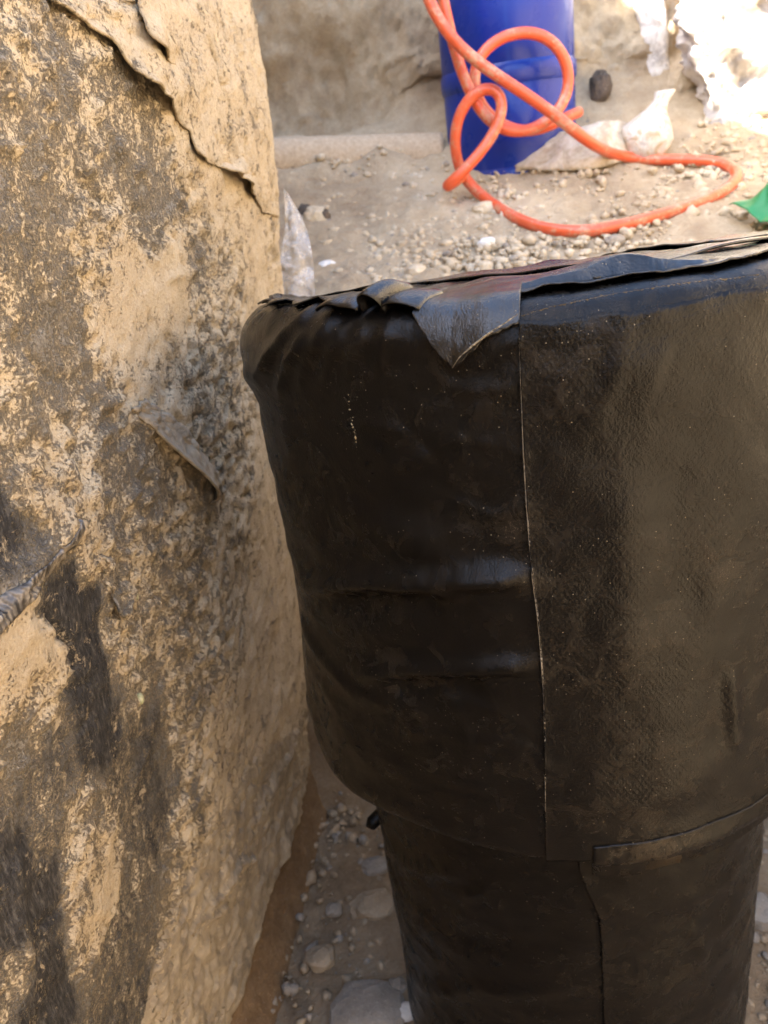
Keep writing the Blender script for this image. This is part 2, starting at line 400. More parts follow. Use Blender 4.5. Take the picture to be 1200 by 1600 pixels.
W_RIDGE = [   # pixel polylines of welts and folds: (points, height, width)
    ([(122, 830), (124, 740), (131, 670), (150, 634), (178, 628), (205, 650)], .006, .006),
    ([(60, 690), (90, 740), (118, 790)], .006, .012), ([(0, 930), (60, 860), (100, 800)], .008, .012),
    ([(195, 770), (205, 830), (228, 880)], .005, .006), ([(215, 880), (260, 862), (340, 852)], .0025, .003),
    ([(300, 1425), (335, 1405), (360, 1350), (385, 1345), (395, 1370)], .008, .007), ([(300, 1440), (330, 1430), (350, 1410)], .007, .006),
    ([(265, 1190), (275, 1260), (300, 1340)], .006, .01), ([(240, 900), (270, 980), (300, 1030)], .006, .006),
    ([(385, 1300), (425, 1220), (470, 1120)], .006, .02), ([(10, 520), (40, 640), (70, 700)], .005, .012),
    ([(140, 960), (165, 900), (150, 870)], .007, .009), ([(20, 1330), (30, 1420), (48, 1560)], .006, .008)]
W_CRACK = [
    ([(262, 380), (275, 440), (285, 520), (297, 610)], .005, .0022), ([(288, 676), (290, 700), (300, 735)], .008, .003),
    ([(290, 662), (330, 640), (405, 600)], .003, .002), ([(313, 62), (325, 100), (335, 135), (349, 170)], .02, .004),
    ([(160, 870), (178, 905), (186, 918)], .010, .005), ([(225, 890), (250, 940), (275, 990)], .011, .006),
    ([(60, 700), (80, 735)], .01, .006), ([(185, 870), (172, 920), (178, 960)], .008, .005), ([(25, 520), (22, 550)], .01, .005),
    ([(300, 1480), (318, 1515)], .008, .004), ([(55, 950), (90, 1000), (120, 1060)], .006, .004), ([(260, 545), (270, 580)], .005, .004),
    ([(355, 700), (352, 730)], .004, .003), ([(365, 500), (366, 530)], .006, .004)]
_r = random.Random(21); W_FINE = []
for _ in range(46):        # hair cracks and small wrinkles
    x_, y_ = _r.uniform(10, 440), _r.uniform(20, 1560); a_ = _r.choice([_r.gauss(1.25, .25), _r.gauss(1.9, .3), _r.gauss(-.5, .3)]); l_ = _r.uniform(40, 150); b_ = _r.uniform(-.3, .3)
    pp = [(x_ + math.cos(a_ + b_ * (k - 1)) * l_ * k / 3, y_ + math.sin(a_ + b_ * (k - 1)) * l_ * k / 3) for k in range(4)]
    if max(p[0] for p in pp) < 460: W_FINE.append((W(pp), _r.choice([-.004, -.003, .0035, .003]), _r.uniform(.0022, .004)))
W_RIDGE = [(W(p), h, w_) for p, h, w_ in W_RIDGE]; W_CRACK = [(W(p), h, w_) for p, h, w_ in W_CRACK]
MUD = [(20, 60, .62), (120, 120, .6), (200, 220, .55), (60, 250, .55), (230, 300, .5), (150, 300, .5), (30, 420, .42), (90, 330, .5), (150, 360, .8), (200, 450, 1.1),
       (180, 520, 1.05), (250, 440, 1.1), (130, 420, .7), (60, 500, .4), (310, 420, .6), (330, 300, .95), (260, 90, .95), (400, 200, .98), (350, 470, .75), (310, 540, .75), (400, 480, 1.), (430, 380, .85),
       (40, 620, .5), (110, 560, .5), (240, 560, .85), (180, 600, .78), (170, 720, .56), (230, 740, .58), (350, 700, .75), (300, 800, .7), (420, 760, 1.0), (380, 620, .8),
       (60, 740, .85), (90, 800, .8), (8, 840, -.1), (40, 880, .3), (110, 870, .85), (90, 940, -.15), (125, 1000, -.1), (20, 1020, 1.05), (60, 1000, .9), (180, 980, .7), (230, 930, .62), (300, 950, .65),
       (350, 880, .85), (420, 1000, 1.0), (130, 1090, .1), (50, 1110, .7), (260, 1090, .6), (200, 1080, .55), (300, 1080, .68), (10, 1180, .5), (100, 1190, .25), (150, 1160, .15), (230, 1180, .2), (240, 1270, .2), (350, 1150, .9), (430, 1150, 1.),
       (120, 1270, .6), (60, 1280, .3), (30, 1400, .1), (60, 1380, 0), (120, 1380, .85), (150, 1400, .95), (130, 1440, .9), (200, 1430, .3), (210, 1380, .35), (90, 1500, .05), (60, 1580, .1), (170, 1520, .3), (190, 1580, .2), (30, 1550, .45), (280, 1300, .7),
       (330, 1400, .85), (400, 1300, .8), (280, 1500, .8), (350, 1550, .8), (470, 1200, .8)]  # mud amount; points beside the fitting raised to lighten its shade on the wall
MU = np.array([wall_uz(a, b) for a, b, _ in MUD]); MV = np.array([v - .12 * (v <= .15) for *_, v in MUD])
def mudmap(S, Z):
    num = np.zeros_like(S); den = np.full_like(S, 1e-9); q = np.stack([S, Z, 0 * S], -1)
    S2 = S + .03 * fbm(q, 14, 3); Z2 = Z + .045 * fbm(q + 7, 12, 3)
    for (a, b), v in zip(MU, MV):
        d2 = ((S2 - a) ** 2 + ((Z2 - b) * .75) ** 2) / (.026 + .04 * max(a - .48, 0)) ** 2
        k = 1 / (d2 + .2) ** 2.6; num += k * v; den += k
    return num / den
def wall_disp(S, Z, mud):
    q = np.stack([S, Z, 0 * S + .5], -1)
    d = .011 * fbm(q, 5, 3) + .0035 * fbm(q + 3, 22, 3)
    m = np.clip(mud, 0, 1.1)
    lumps = fbm(q + 11, 60, 4)
    wq = np.stack([S * 20 + Z * 5, Z * 3.2 - S * .6, 0 * S + 2], -1); cre = 1 - np.abs(perlin(wq)) * 2.2; cre2 = 1 - np.abs(perlin(wq * 2.3 + 5)) * 2.2
    d += .0045 * sst(.7, 1, cre) * (.3 + perlin(q * 7)) + .0025 * sst(.75, 1, cre2) * perlin(q * 9 + 3)
    d += (.3 + m) * (.0020 * lumps + .0014 * fbm(q + 21, 190, 2)) + .006 * sst(.62, .8, m + .6 * lumps)
    d += .003 * sst(.22, .42, fbm(q + 31, 80, 3)) * sst(-.05, .4, m) * sst(1.0, .6, m)
    for p, h, w_ in W_FINE: d += h * ridge(S, Z, p, w_)
    for p, h, w_ in W_RIDGE: d += h * ridge(S, Z, p, w_) * (1 + .4 * fbm(q, 60, 2))
    wob = .004 * perlin(q * 55)
    for p, h, w_ in W_CRACK: d -= h * ridge(S + wob, Z, p, w_)
    return d
wall = bpy.data.objects.new('membrane_wall', None); COL.objects.link(wall); wall.location = (0, 0, 0)
tag(wall, 'tall mud-caked black membrane wall filling the left side of the trench', 'wall')
ws = spaced([(YA, .17, .03), (.17, YB, .0038), (YB, YB + .24, .005), (YB + .24, 2.1, .05)])
wz = spaced([(-1.03, .48, .004), (.48, .8, .04)])
S, Z = np.meshgrid(ws, wz)
mud = mudmap(S, Z); mud = np.where(Z > .42, .85, mud)
B, N = wall_base(S, Z)
# the hem of the membrane stands off the soil
hem = 0 * Z
D = wall_disp(S, Z, mud) + hem
HEM = W([(520, 1150), (500, 1190), (432, 1345), (400, 1450), (372, 1530), (345, 1620), (330, 1680)]); ho = np.argsort(HEM[:, 0])
hemline = np.interp(S, HEM[ho, 0], HEM[ho, 1]) + .012 * perlin(np.stack([S * 30, 0 * S, 0 * S], -1))
Zq = Z[:-1, :-1]; keepw = Zq > np.where(S < .3, -9, hemline)[:-1, :-1]
hemz = .0 * perlin(np.stack([S * 6, 0 * S, 0 * S], -1)) * sst(-.75, -.86, Z)
P = B + N * D[..., None]; P[..., 2] += hemz
grid('membrane', P, M['membrane'], wall, attrs={'mud': mud}, keep=keepw)
# solid body behind the membrane
cb = []
for zz in (-1.22, .8):
    for sx_, sy_ in ((-1.25, YA - .01), (WX + WK * YA - .05, YA - .01), (WX + WK * YB - .045, YB - .02), (WX + WK * YB - .12, YB + .06), (-1.25, YB + .06)):
        cb.append((sx_ + float(wall_lean(zz)) * (sx_ > -1), sy_, zz))
mesh('wall_core', cb, [(0, 1, 2, 3, 4), (9, 8, 7, 6, 5)] + [(i, i + 5, (i + 1) % 5 + 5, (i + 1) % 5) for i in range(5)], M['soil_brown'], wall, False)
# soil footing that shows under the hem
fs = spaced([(.25, YB + .16, .009)]); fz = np.linspace(0, 1, 26); S, T = np.meshgrid(fs, fz)
Zf = -1.18 + .6 * T; B, N = wall_base(S, Zf)
off = .088 * (1 - T) ** 4.5 - .025; q = B * 1.
P = B + N * (off + .010 * fbm(q, 25, 4) + .004 * fbm(q, 90, 3))[..., None]
grid('soil_footing', P, M['soil_brown'], wall)

def wall_sheet(name, edge_px, depth_px, lift, label=None, sink=.003, th=.0022, rows=60, mud_v=.95, nz=.006, ripple=.012, mat=None, curl=.25, jit=1.):
    """a torn layer lying on the wall: its torn edge follows edge_px, it reaches back along depth_px and dies into the wall"""
    e = W(edge_px); e = catmull(e, .004); n = len(e)
    e = e + .0022 * jit * np.stack([perlin(np.stack([np.arange(n) * .21, 0 * e[:, 0], 0 * e[:, 0]], -1)), perlin(np.stack([np.arange(n) * .19, 0 * e[:, 0] + 5, 0 * e[:, 0]], -1))], -1)
    b = W(depth_px); b = catmull(b, .01)
    bi = np.stack([np.interp(np.linspace(0, 1, n), np.linspace(0, 1, len(b)), b[:, k]) for k in (0, 1)], -1)
    t = np.linspace(0, 1, rows)[:, None]
    S = e[None, :, 0] * (1 - t) + bi[None, :, 0] * t; Z = e[None, :, 1] * (1 - t) + bi[None, :, 1] * t
    md = mudmap(S, Z); B, N = wall_base(S, Z); q = np.stack([S, Z, 0 * S + 4], -1)
    lf = np.interp(np.linspace(0, 1, n), np.linspace(0, 1, len(lift)), lift)[None, :]
    edge = np.exp(-t / curl)
    d = wall_disp(S, Z, md) * (1 - edge) * .6 + .0015 + lf * edge * (1 + .5 * jit * perlin(q * 25)) + ripple * fbm(q, 16, 3) * (1 - t) * .8 + nz * fbm(q, 45, 3) * .7
    ends = np.minimum(1, np.minimum(np.linspace(0, 1, n), np.linspace(1, 0, n)) * 12)[None, :]
    d = d * ends + (1 - ends) * -.002
    d = np.maximum(d, wall_disp(S, Z, md) * .99 + .001) * (1 - sst(.8, 1, t)) + (wall_disp(S, Z, md) - sink) * sst(.8, 1, t)
    P = B + N * d[..., None]
    o = grid(name, P, mat or M['membrane'], wall, attrs={'mud': np.full_like(S, mud_v) + .12 * fbm(q, 20, 3)}, solid=th, soff=1)
    if label: o['label'] = label
    return o
wall_sheet('torn_layer', [(20, -60), (60, -5), (105, 32), (150, 68), (166, 96), (200, 140), (245, 172), (280, 210), (288, 242), (325, 262), (370, 296), (402, 332)],
           [(300, -80), (330, -20), (370, 40), (400, 120), (420, 200), (428, 280), (432, 340)],
           [.008, .006, .012, .020, .022, .006, .009, .006, .024, .020, .010, .003], 'pale peeling membrane layer with a torn lower edge', rows=70, mud_v=.92)
wall_sheet('torn_layer', [(180, -60), (190, 0), (197, 50), (215, 82), (250, 108), (290, 150), (310, 190)],
           [(330, -60), (345, 0), (360, 50), (372, 100), (380, 150), (385, 190), (385, 225)],
           [.02, .02, .018, .014, .008, .005, .003], 'upper peeling membrane layer', rows=50, mud_v=.95)
wall_sheet('lifted_flap', [(192, 640), (215, 662), (245, 700), (280, 742), (322, 786), (326, 780)],
           [(215, 625), (245, 640), (275, 660), (300, 690), (325, 730), (345, 765)],
           [.001, .008, .017, .024, .026, .004], 'cut membrane flap standing off the wall', rows=30, mud_v=.8, ripple=.0, nz=.001, th=.0025, curl=.6, jit=.1, mat=M['dusty_sheet'])
wall_sheet('loose_sheet', [(505, 1185), (470, 1255), (432, 1345), (412, 1400), (395, 1450), (372, 1530), (345, 1620)],
           [(440, 1130), (370, 1180), (310, 1260), (280, 1330), (250, 1400), (215, 1500), (190, 1600)],
           [.006, .006, .012, .014, .010, .012, .010], 'dusty loose plastic sheet creased along the foot of the wall', rows=90, mud_v=.66, ripple=.012, nz=.009, th=.001, curl=.3, mat=M['dusty_sheet'])
wall_sheet('lifted_flap', [(150, 905), (160, 960), (178, 962), (186, 925)], [(140, 870), (160, 868), (178, 872), (190, 885)], [.008, .02, .018, .01], None, rows=24, mud_v=.5, ripple=.004)
# ribbed strap
e = catmull(W([(-40, 985), (-5, 950), (30, 915), (60, 885), (85, 850), (98, 815)]), .004); n = len(e)
tg = np.gradient(e, axis=0); tg /= np.linalg.norm(tg, axis=1)[:, None]; sd2 = np.stack([-tg[:, 1], tg[:, 0]], -1)
wv = np.linspace(-1, 1, 9)[:, None]; wd = np.linspace(.009, .006, n)[None, :]
S = e[None, :, 0] + sd2[None, :, 0] * wv * wd; Z = e[None, :, 1] + sd2[None, :, 1] * wv * wd
B, N = wall_base(S, Z); d = wall_disp(S, Z, mudmap(S, Z)) + .0006 + .0012 * (1 - wv ** 2)
grid('strap', B + N * d[..., None], M['strap'], wall, solid=.0012)

# ================================================================== things stuck to the wall: seeds
def ico(sub=2):
    import bmesh
    bm = bmesh.new(); bmesh.ops.create_icosphere(bm, subdivisions=sub, radius=1)
    V = np.array([v.co[:] for v in bm.verts]); Fc = [tuple(v.index for v in f.verts) for f in bm.faces]; bm.free(); return V, Fc
I1, I2, I3 = ico(1), ico(2), ico(3)
def stone(name, p, size, mat, label, cat='stone', group=None, seed=0, rot=0., ico_=I3, rough=.22, sink=.35, smooth=False):
    V, Fc = ico_; q = V + seed * 3.7
    r = 1 + rough * 1.5 * fbm(q, .9, 2) + rough * .5 * fbm(q, 2.6, 3)
    U = V * r[:, None]; U = np.round(U * 3.2) / 3.2 * .35 + U * .65 if not smooth else U
    U = np.sign(U) * np.abs(U) ** .88 * np.array(size)
    c, s_ = math.cos(rot), math.sin(rot); U = np.stack([U[:, 0] * c - U[:, 1] * s_, U[:, 0] * s_ + U[:, 1] * c, U[:, 2]], -1)
    o = mesh(name, U, Fc, mat, None, smooth); o.location = (p[0], p[1], p[2] + size[2] * (1 - 2 * sink)); return tag(o, label, cat, group)
for k, (px, py, r, lab) in enumerate([(205, 930, .0038, 'small pale green seed below the dark folded flap on the muddy wall'), (208, 1092, .0046, 'pale green seed lowest on the muddy wall'),
                                      (348, 1008, .003, 'faint greenish seed right of the others on the muddy wall')]):
    sz = wall_uz(px, py); B, N = wall_base(np.array([[sz[0]]]), np.array([[sz[1]]])); dd = wall_disp(np.array([[sz[0]]]), np.array([[sz[1]]]), mudmap(np.array([[sz[0]]]), np.array([[sz[1]]])))
    p = (B + N * (dd[..., None] + r * .4))[0, 0]
    stone('seed', p, (r * .8, r * .9, r * 1.25), M['seed'], lab, 'seed', 'seeds stuck to the muddy wall', seed=k, sink=.5, rough=.12, smooth=True)

# ================================================================== the wrapped pipe fitting
AZ = math.radians(13); CD = .75
AX = np.array([math.sin(AZ) * CD, math.cos(AZ) * CD, 0])
E0 = np.array([-math.sin(AZ), -math.cos(AZ), 0]); E1 = np.array([math.cos(AZ), -math.sin(AZ), 0])
RB, ZB, RR = .268, -.548, .024
def ztop(x, y): return -.087 - .11 * np.maximum(y - .55, 0) - .12 * np.maximum(y - .78, 0) + .004 * (x - .17)
def body_pix(px, py, r=RB):
    """the spot on the fitting's side (angle, height) behind a pixel"""
    d = ray(px, py); dh = d[:2]; a = dh @ dh; b = -2 * dh @ AX[:2]; c = AX[:2] @ AX[:2] - r * r
    q = b * b - 4 * a * c; t = (-b - math.sqrt(max(q, 0))) / (2 * a); p = d * t - AX
    return np.array([math.atan2(p @ E1, p @ E0), d[2] * t])
BP = lambda pts, r=RB: np.array([body_pix(*p, r) for p in pts])
BFOLD = [([(475, 912), (560, 908), (660, 905), (760, 903), (836, 899)], .011, .009), ([(520, 940), (600, 945), (700, 940)], -.009, .012), ([(590, 930), (650, 918), (720, 930)], .004, .006),
         ([(560, 1050), (640, 1045), (760, 1042), (850, 1034)], .008, .009), ([(600, 1075), (760, 1072)], -.006, .012), ([(470, 950), (500, 1010), (560, 1080), (640, 1100)], .004, .012),
         ([(425, 560), (455, 520), (475, 498)], .005, .007), ([(452, 572), (490, 530), (530, 505)], .006, .009), ([(400, 590), (440, 560)], .004, .010),
         ([(500, 560), (560, 530), (640, 520)], .004, .014), ([(520, 780), (600, 830), (700, 860)], .003, .02), ([(1118, 1030), (1124, 1100), (1132, 1185)], -.0012, .008), ([(1140, 1040), (1150, 1180)], .004, .007),
         ([(980, 760), (990, 900), (975, 1060)], .0035, .02), ([(1060, 560), (1080, 800), (1060, 1000)], -.003, .03), ([(1120, 880), (1115, 1000)], .0015, .012), ([(860, 640), (900, 620), (960, 640)], .002, .02),
         ([(940, 560), (1040, 580)], .003, .02), ([(470, 1060), (530, 1180), (620, 1260)], .003, .02), ([(700, 1150), (830, 1180)], .002, .02), ([(880, 1240), (1000, 1250), (1150, 1180)], .003, .02)]
_r = random.Random(5)
for _ in range(34):        # fine creases in the stretched tape
    x_, y_ = _r.uniform(430, 800), _r.uniform(540, 1260); a_ = _r.gauss(0, .5); l_ = _r.uniform(40, 170); b_ = _r.uniform(-.25, .25)
    BFOLD.append(([(x_ + math.cos(a_ + b_ * k) * l_ * k / 3, y_ + math.sin(a_ + b_ * k) * l_ * k / 3) for k in range(4)], _r.choice([.0012, .0009, -.0010]), _r.uniform(.0030, .0055)))
for x_, y_, dx, dy in ((415, 600, 45, -80), (440, 620, 50, -100), (470, 610, 50, -95), (505, 600, 40, -85), (545, 590, 30, -75), (590, 585, 20, -70)):
    BFOLD.append(([(x_, y_), (x_ + dx * .4, y_ + dy * .55), (x_ + dx, y_ + dy)], .003, .005))
BFOLD = [(np.stack([BP(p)[:, 0] * RB, BP(p)[:, 1]], -1), h, w_) for p, h, w_ in BFOLD]
def body_disp(TH, Zh):
    X = TH * RB; q = np.stack([RB * np.cos(TH), RB * np.sin(TH), Zh], -1)
    d = .0045 * fbm(q, 7, 3) + .0012 * fbm(q + 4, 30, 3)
    d += .0025 * fbm(q * np.array([1, 1, 3.2]) + 9, 9, 3) * sst(.1, -.3, TH)
    for p, h, w_ in BFOLD: d += h * ridge(X, Zh, p, w_)
    d += .006 * np.exp(-((Zh + .135) / .03) ** 2) * sst(-.75, -1.15, TH)
    d += .004 * sst(-.5, -.9, TH) + .011 * np.exp(-((Zh + .52) / .11) ** 2) * sst(-.35, -.85, TH)
    return d
def body(TH, T, off=0.):
    """T in metres along the profile: <0 tucks under the fitting, then up the side, round the rim, in over the top"""
    TH, T = np.broadcast_arrays(np.asarray(TH, float), np.asarray(T, float))
    c, s_ = np.cos(TH), np.sin(TH)
    rx = AX[0] + RB * (c * E0[0] + s_ * E1[0]); ry = AX[1] + RB * (c * E0[1] + s_ * E1[1])
    zr = ztop(rx, ry); L1 = zr - RR - ZB; r2 = .014; La = RR * math.pi / 2
    side = np.clip(T, 0, L1); a = np.clip((T - L1) / RR, 0, math.pi / 2); inw = np.maximum(T - L1 - La, 0)
    b = np.clip(-T / r2, 0, math.pi / 2); und = np.maximum(-T - r2 * math.pi / 2, 0)
    taper = -.003 * (1 - side / L1) + .0 * side
    r = RB + taper - RR * (1 - np.cos(a)) - inw - r2 * (1 - np.cos(b)) - und
    r = np.maximum(r, 0)
    x = AX[0] + r * (c * E0[0] + s_ * E1[0]); y = AX[1] + r * (c * E0[1] + s_ * E1[1])
    z = ZB + side + RR * np.sin(a) - r2 * np.sin(b)
    zt = ztop(x, y); q = np.stack([x, y, 0 * x], -1)
    bump = .006 * fbm(q + 3, 12, 3) * sst(0, .05, inw)
    z = np.where(inw > 0, zt + bump, z)
    nr = np.cos(a) * np.cos(b); nz_ = np.sin(a) - np.sin(b)
    nr = np.where(inw > 0, 0, nr); nz_ = np.where(inw > 0, 1, nz_)
    Zh = np.where(inw > 0, -.09, z)
    d = body_disp(TH, Zh) * np.where(inw > 0, np.exp(-inw / .02), 1) * np.where(T < 0, np.maximum(0, 1 + T / .03), 1) + off
    n = np.stack([nr * (c * E0[0] + s_ * E1[0]), nr * (c * E0[1] + s_ * E1[1]), nz_], -1)
    return np.stack([x, y, z], -1) + n * d[..., None]
def t_of(th, z): return z - ZB
def t_rim(TH):
    rx = AX[0] + RB * (np.cos(TH) * E0[0] + np.sin(TH) * E1[0]); ry = AX[1] + RB * (np.cos(TH) * E0[1] + np.sin(TH) * E1[1])
    return ztop(rx, ry) - RR - ZB
fit = bpy.data.objects.new('wrapped_pipe_fitting', None); COL.objects.link(fit)
fit.location = (AX[0], AX[1], FLOOR); fit_inv = Matrix.Translation(-Vector(fit.location))
tag(fit, 'wide black tape-wrapped pipe fitting on a narrower pipe, standing upright in the trench', 'pipe fitting')
def under(o):
    o.matrix_parent_inverse = fit_inv; return o
th = np.concatenate([np.linspace(-1.5, 1.5, 420), np.linspace(1.5, 2 * math.pi - 1.5, 90)[1:-1]])
tt = np.concatenate([np.linspace(-.075, -.025, 6), np.linspace(-.022, 0, 8)[:-1], np.linspace(0, .50, 190), np.linspace(.505, .76, 40)])
TH, T = np.meshgrid(th, tt); UVb = np.stack([TH * RB, T], -1)
under(grid('body', body(TH, T), M['rubber'], fit, wrap=True, uv=UVb))
# right-hand wrap sheet with its vertical seam
sm = BP([(810, 485), (813, 560), (817, 650), (822, 760), (829, 870), (843, 985), (850, 1090), (851, 1200), (853, 1340)])
order = np.argsort(sm[:, 1]); sz_, sth = sm[order, 1], sm[order, 0]
tb = np.linspace(-.012, 1, 170)[:, None]; sb = np.linspace(0, 1, 300)[None, :] ** 1.3
tr_n = t_rim(np.linspace(-.3, 3.6, 50))
def sheet_grid(th0f, th1, t0, t1f):
    """ruled sheet on the fitting: left border th0f(T), right border th1, bottom t0, top t1f(TH)"""
    a = np.linspace(0, 1, 300)[None, :] ** 1.25; b = np.linspace(0, 1, 170)[:, None]
    TH = None; T = t0 + (.45 - t0) * b + 0 * a
    for _ in range(3):
        l = th0f(T); TH = l + (th1 - l) * a; T = t0 + (t1f(TH) - t0) * b
    return TH, T
def seam(T): return np.interp(ZB + T, sz_, sth) + .0016 * perlin(np.stack([T * 130, 0 * T, 0 * T], -1))
def topedge(TH):
    q = np.stack([TH * 6, 0 * TH, 0 * TH + 2], -1); q2 = np.stack([TH * 45, 0 * TH, 0 * TH + 2], -1)
    return t_rim(TH) + .012 + .006 * perlin(q) + .0012 * perlin(q2)
TH, T = sheet_grid(seam, 3.3, -.006, topedge)
e1 = np.exp(-((TH - TH[:, :1]) * RB) / .006); e2 = np.exp(-(topedge(TH) - T) / .006)
off = .0022 + .0012 * e1 * (1 + perlin(np.stack([T * 22, 0 * T, 0 * T], -1))) + .0022 * e2 * (1 + perlin(np.stack([TH * 14, 0 * T, 0 * T], -1)))
wrap_o = under(grid('wrap_sheet', body(TH, T, off), M['rubber_knit'], fit, uv=np.stack([TH * RB, T], -1), solid=.0016, soff=1, flip=True))
# cap sheet folded over the top, its front corner hanging down as a pointed flap
kp = BP([(640, 482), (712, 572), (760, 528), (812, 497)])
th_l, th_tip, th_m, th_r = kp[:, 0]; z_tip = kp[1, 1]; z_m = kp[2, 1]
def capedge(TH):
    n1_ = perlin(np.stack([TH * 3.1, 0 * TH + 1, 0 * TH], -1)); n2_ = perlin(np.stack([TH * 11, 0 * TH + 1, 0 * TH], -1)); n3_ = perlin(np.stack([TH * 60, 0 * TH + 1, 0 * TH], -1))
    rim = t_rim(TH) + RR * math.pi / 2
    base = rim + .002 + .006 * n1_ + .003 * n2_
    base = np.where(TH < th_l, rim - .004 + .010 * n2_ + .006 * n1_, base)
    tip = z_tip - ZB; m = z_m - ZB
    tri = np.interp(TH, [th_l - .03, th_l, th_tip, th_m, th_r, th_r + .05], [9, t_rim(th_l) + .02, tip, m, t_rim(th_r) + .012, 9])
    return np.where((TH > th_l - .03) & (TH < th_r + .05), np.minimum(base, tri), base) + .0012 * n3_
thc = np.concatenate([np.linspace(-1.6, th_l - .02, 110), np.linspace(th_l - .02, th_r + .03, 120)[1:], np.linspace(th_r + .03, 1.6, 120)[1:], np.linspace(1.6, 2 * math.pi - 1.6, 90)[1:-1]])
bb = np.linspace(0, 1, 70)[:, None] ** 1.3; ce = capedge(np.where(thc > math.pi, thc - 2 * math.pi, thc))[None, :]
TH = np.where(thc > math.pi, thc - 2 * math.pi, thc)[None, :] + 0 * bb; T = ce + (.75 - ce) * bb
lf = .5 + perlin(np.stack([TH * 7, 0 * TH, 0 * TH + 6], -1)) + .5 * perlin(np.stack([TH * 19, 0 * TH, 0 * TH + 6], -1))
tip_f = np.exp(-((TH - th_tip) / .12) ** 2)
off = .0035 + np.maximum(lf, 0) * .0028 * np.exp(-(T - ce) / .018) * (1 - tip_f) + .005 * tip_f * np.exp(-(T - ce) / .03)
P = body(TH, T, off)
for px, py, h, sg in ((930, 430, .007, .024), (985, 426, .007, .022), (1060, 420, .003, .03), (830, 445, .003, .03)):
    d = ray(px, py); c = None
    for t_ in np.linspace(.4, 1.1, 500):
        p = d * t_
        if p[2] <= ztop(p[0], p[1]) + .004: c = p; break
    if c is not None: P[..., 2] += h * np.exp(-((P[..., 0] - c[0]) ** 2 + (P[..., 1] - c[1]) ** 2) / sg ** 2) * (T > ce + .01)
cap_o = under(grid('cap_sheet', P, M['rubber_top'], fit, wrap=True, uv=np.stack([TH * RB, T], -1), solid=.0014, soff=1, flip=True))
# tape strips lying over the top
def strip(name, a, b, wid, off, seed, mat='rubber_top'):
    """a strip of tape over the top between two plan points a, b (angle, inset from the rim)"""
    n, m = 120, 22
    def plan(q): th_, ins = q; r = RB - ins; return np.array([AX[0] + r * (math.cos(th_) * E0[0] + math.sin(th_) * E1[0]), AX[1] + r * (math.cos(th_) * E0[1] + math.sin(th_) * E1[1])])
    A, Bp = plan(a), plan(b); d = Bp - A; L = np.linalg.norm(d); d /= L; sdv = np.array([-d[1], d[0]])
    s1 = np.linspace(0, L, n)[None, :]; v = np.linspace(-1, 1, m)[:, None]
    wv = wid * .5 * (1 + .10 * perlin(np.stack([s1 * 18 + seed, 0 * s1, 0 * s1 + seed], -1)))
    x = A[0] + d[0] * s1 + sdv[0] * v * wv; y = A[1] + d[1] * s1 + sdv[1] * v * wv
    rr = np.hypot(x - AX[0], y - AX[1]); kk = np.minimum(1, (RB - .014) / np.maximum(rr, 1e-6)); x = AX[0] + (x - AX[0]) * kk; y = AX[1] + (y - AX[1]) * kk
    q = np.stack([x, y, 0 * x + seed], -1)
    edge = np.abs(v) ** 6 * np.maximum(0, .3 + perlin(np.stack([s1 * 22 + 0 * v, np.sign(v) * 3 + 0 * s1, 0 * s1 + seed + 0 * v], -1))) * .005
    z = ztop(x, y) + off + .0025 * fbm(q, 13, 3) + edge * .6
    rr = np.hypot(x - AX[0], y - AX[1]); z -= np.maximum(rr - (RB - RR), 0) ** 2 / (2 * RR) * 1.6
    under(grid(name, np.stack([x, y, z], -1), M[mat], fit, solid=.0016, soff=1, uv=np.stack([s1 + 0 * v, v * wid + 0 * s1], -1)))
strip('tape_strip', (1.2, .05), (.12, .05), .035, .004, 5.)
strip('tape_strip', (.55, .12), (-1.9, .05), .10, .004, 2.)
strip('tape_strip', (1.5, .08), (2.9, .02), .10, .004, 9.)
# curled tape ends standing up at the rim
def loop(px, py, w_, h, ln, seed):
    th0, z0 = body_pix(px, py); a = np.linspace(-.15 * math.pi, 1.05 * math.pi, 26)[None, :]; s1 = np.linspace(0, 1, 10)[:, None]
    cth = th0 + (w_ / RB) * np.cos(a) * (1 - .3 * s1) + .03 * s1; ti = t_rim(cth) + RR * 1.1 + ln * s1 - .004
    P = body(cth, ti, .004 + h * np.maximum(np.sin(a), -.2) * (1 - .55 * s1) * (1 + .2 * math.sin(seed)))
    under(grid('tape_curl', P, M['rubber_top'], fit, solid=.0015))
loop(574, 484, .009, .013, .03, 1); loop(618, 486, .014, .006, .03, 2); loop(515, 492, .02, .005, .03, 3)
# dust-filled scratch on the side
def smear(name, pts, wid, offv, mat, n=60, lift=0., solidity=.2, par=None):
    e = catmull(BP(pts), .006); e = np.stack([np.interp(np.linspace(0, 1, n), np.linspace(0, 1, len(e)), e[:, k]) for k in (0, 1)], -1)
    v = np.linspace(-1, 1, 5)[:, None]; wv = wid * np.sin(np.linspace(.05, math.pi - .05, n)) * (1 + .5 * perlin(np.stack([np.arange(n) * .5, np.zeros(n), np.zeros(n)], -1)))
    TH = e[None, :, 0] + v * wv[None, :] / RB; T = e[None, :, 1] - ZB + 0 * v
    o = (grid(name, body(TH, T, offv * (1 - v ** 2) * (solidity + 2.2 * perlin(np.stack([TH * 160, T * 520, 0 * T], -1))) - .0004 + lift), mat, par or fit))
    if par is None: under(o)
smear('dried_mud_streak', [(543, 590), (549, 640), (560, 708)], .0024, .0010, M['mud_crumb'], 500, 0., -.1)
smear('frayed_edge', [(712, 570), (728, 548), (760, 527), (790, 512), (812, 500)], .0011, .0012, M['fray'], 120, .010, .5, cap_o)
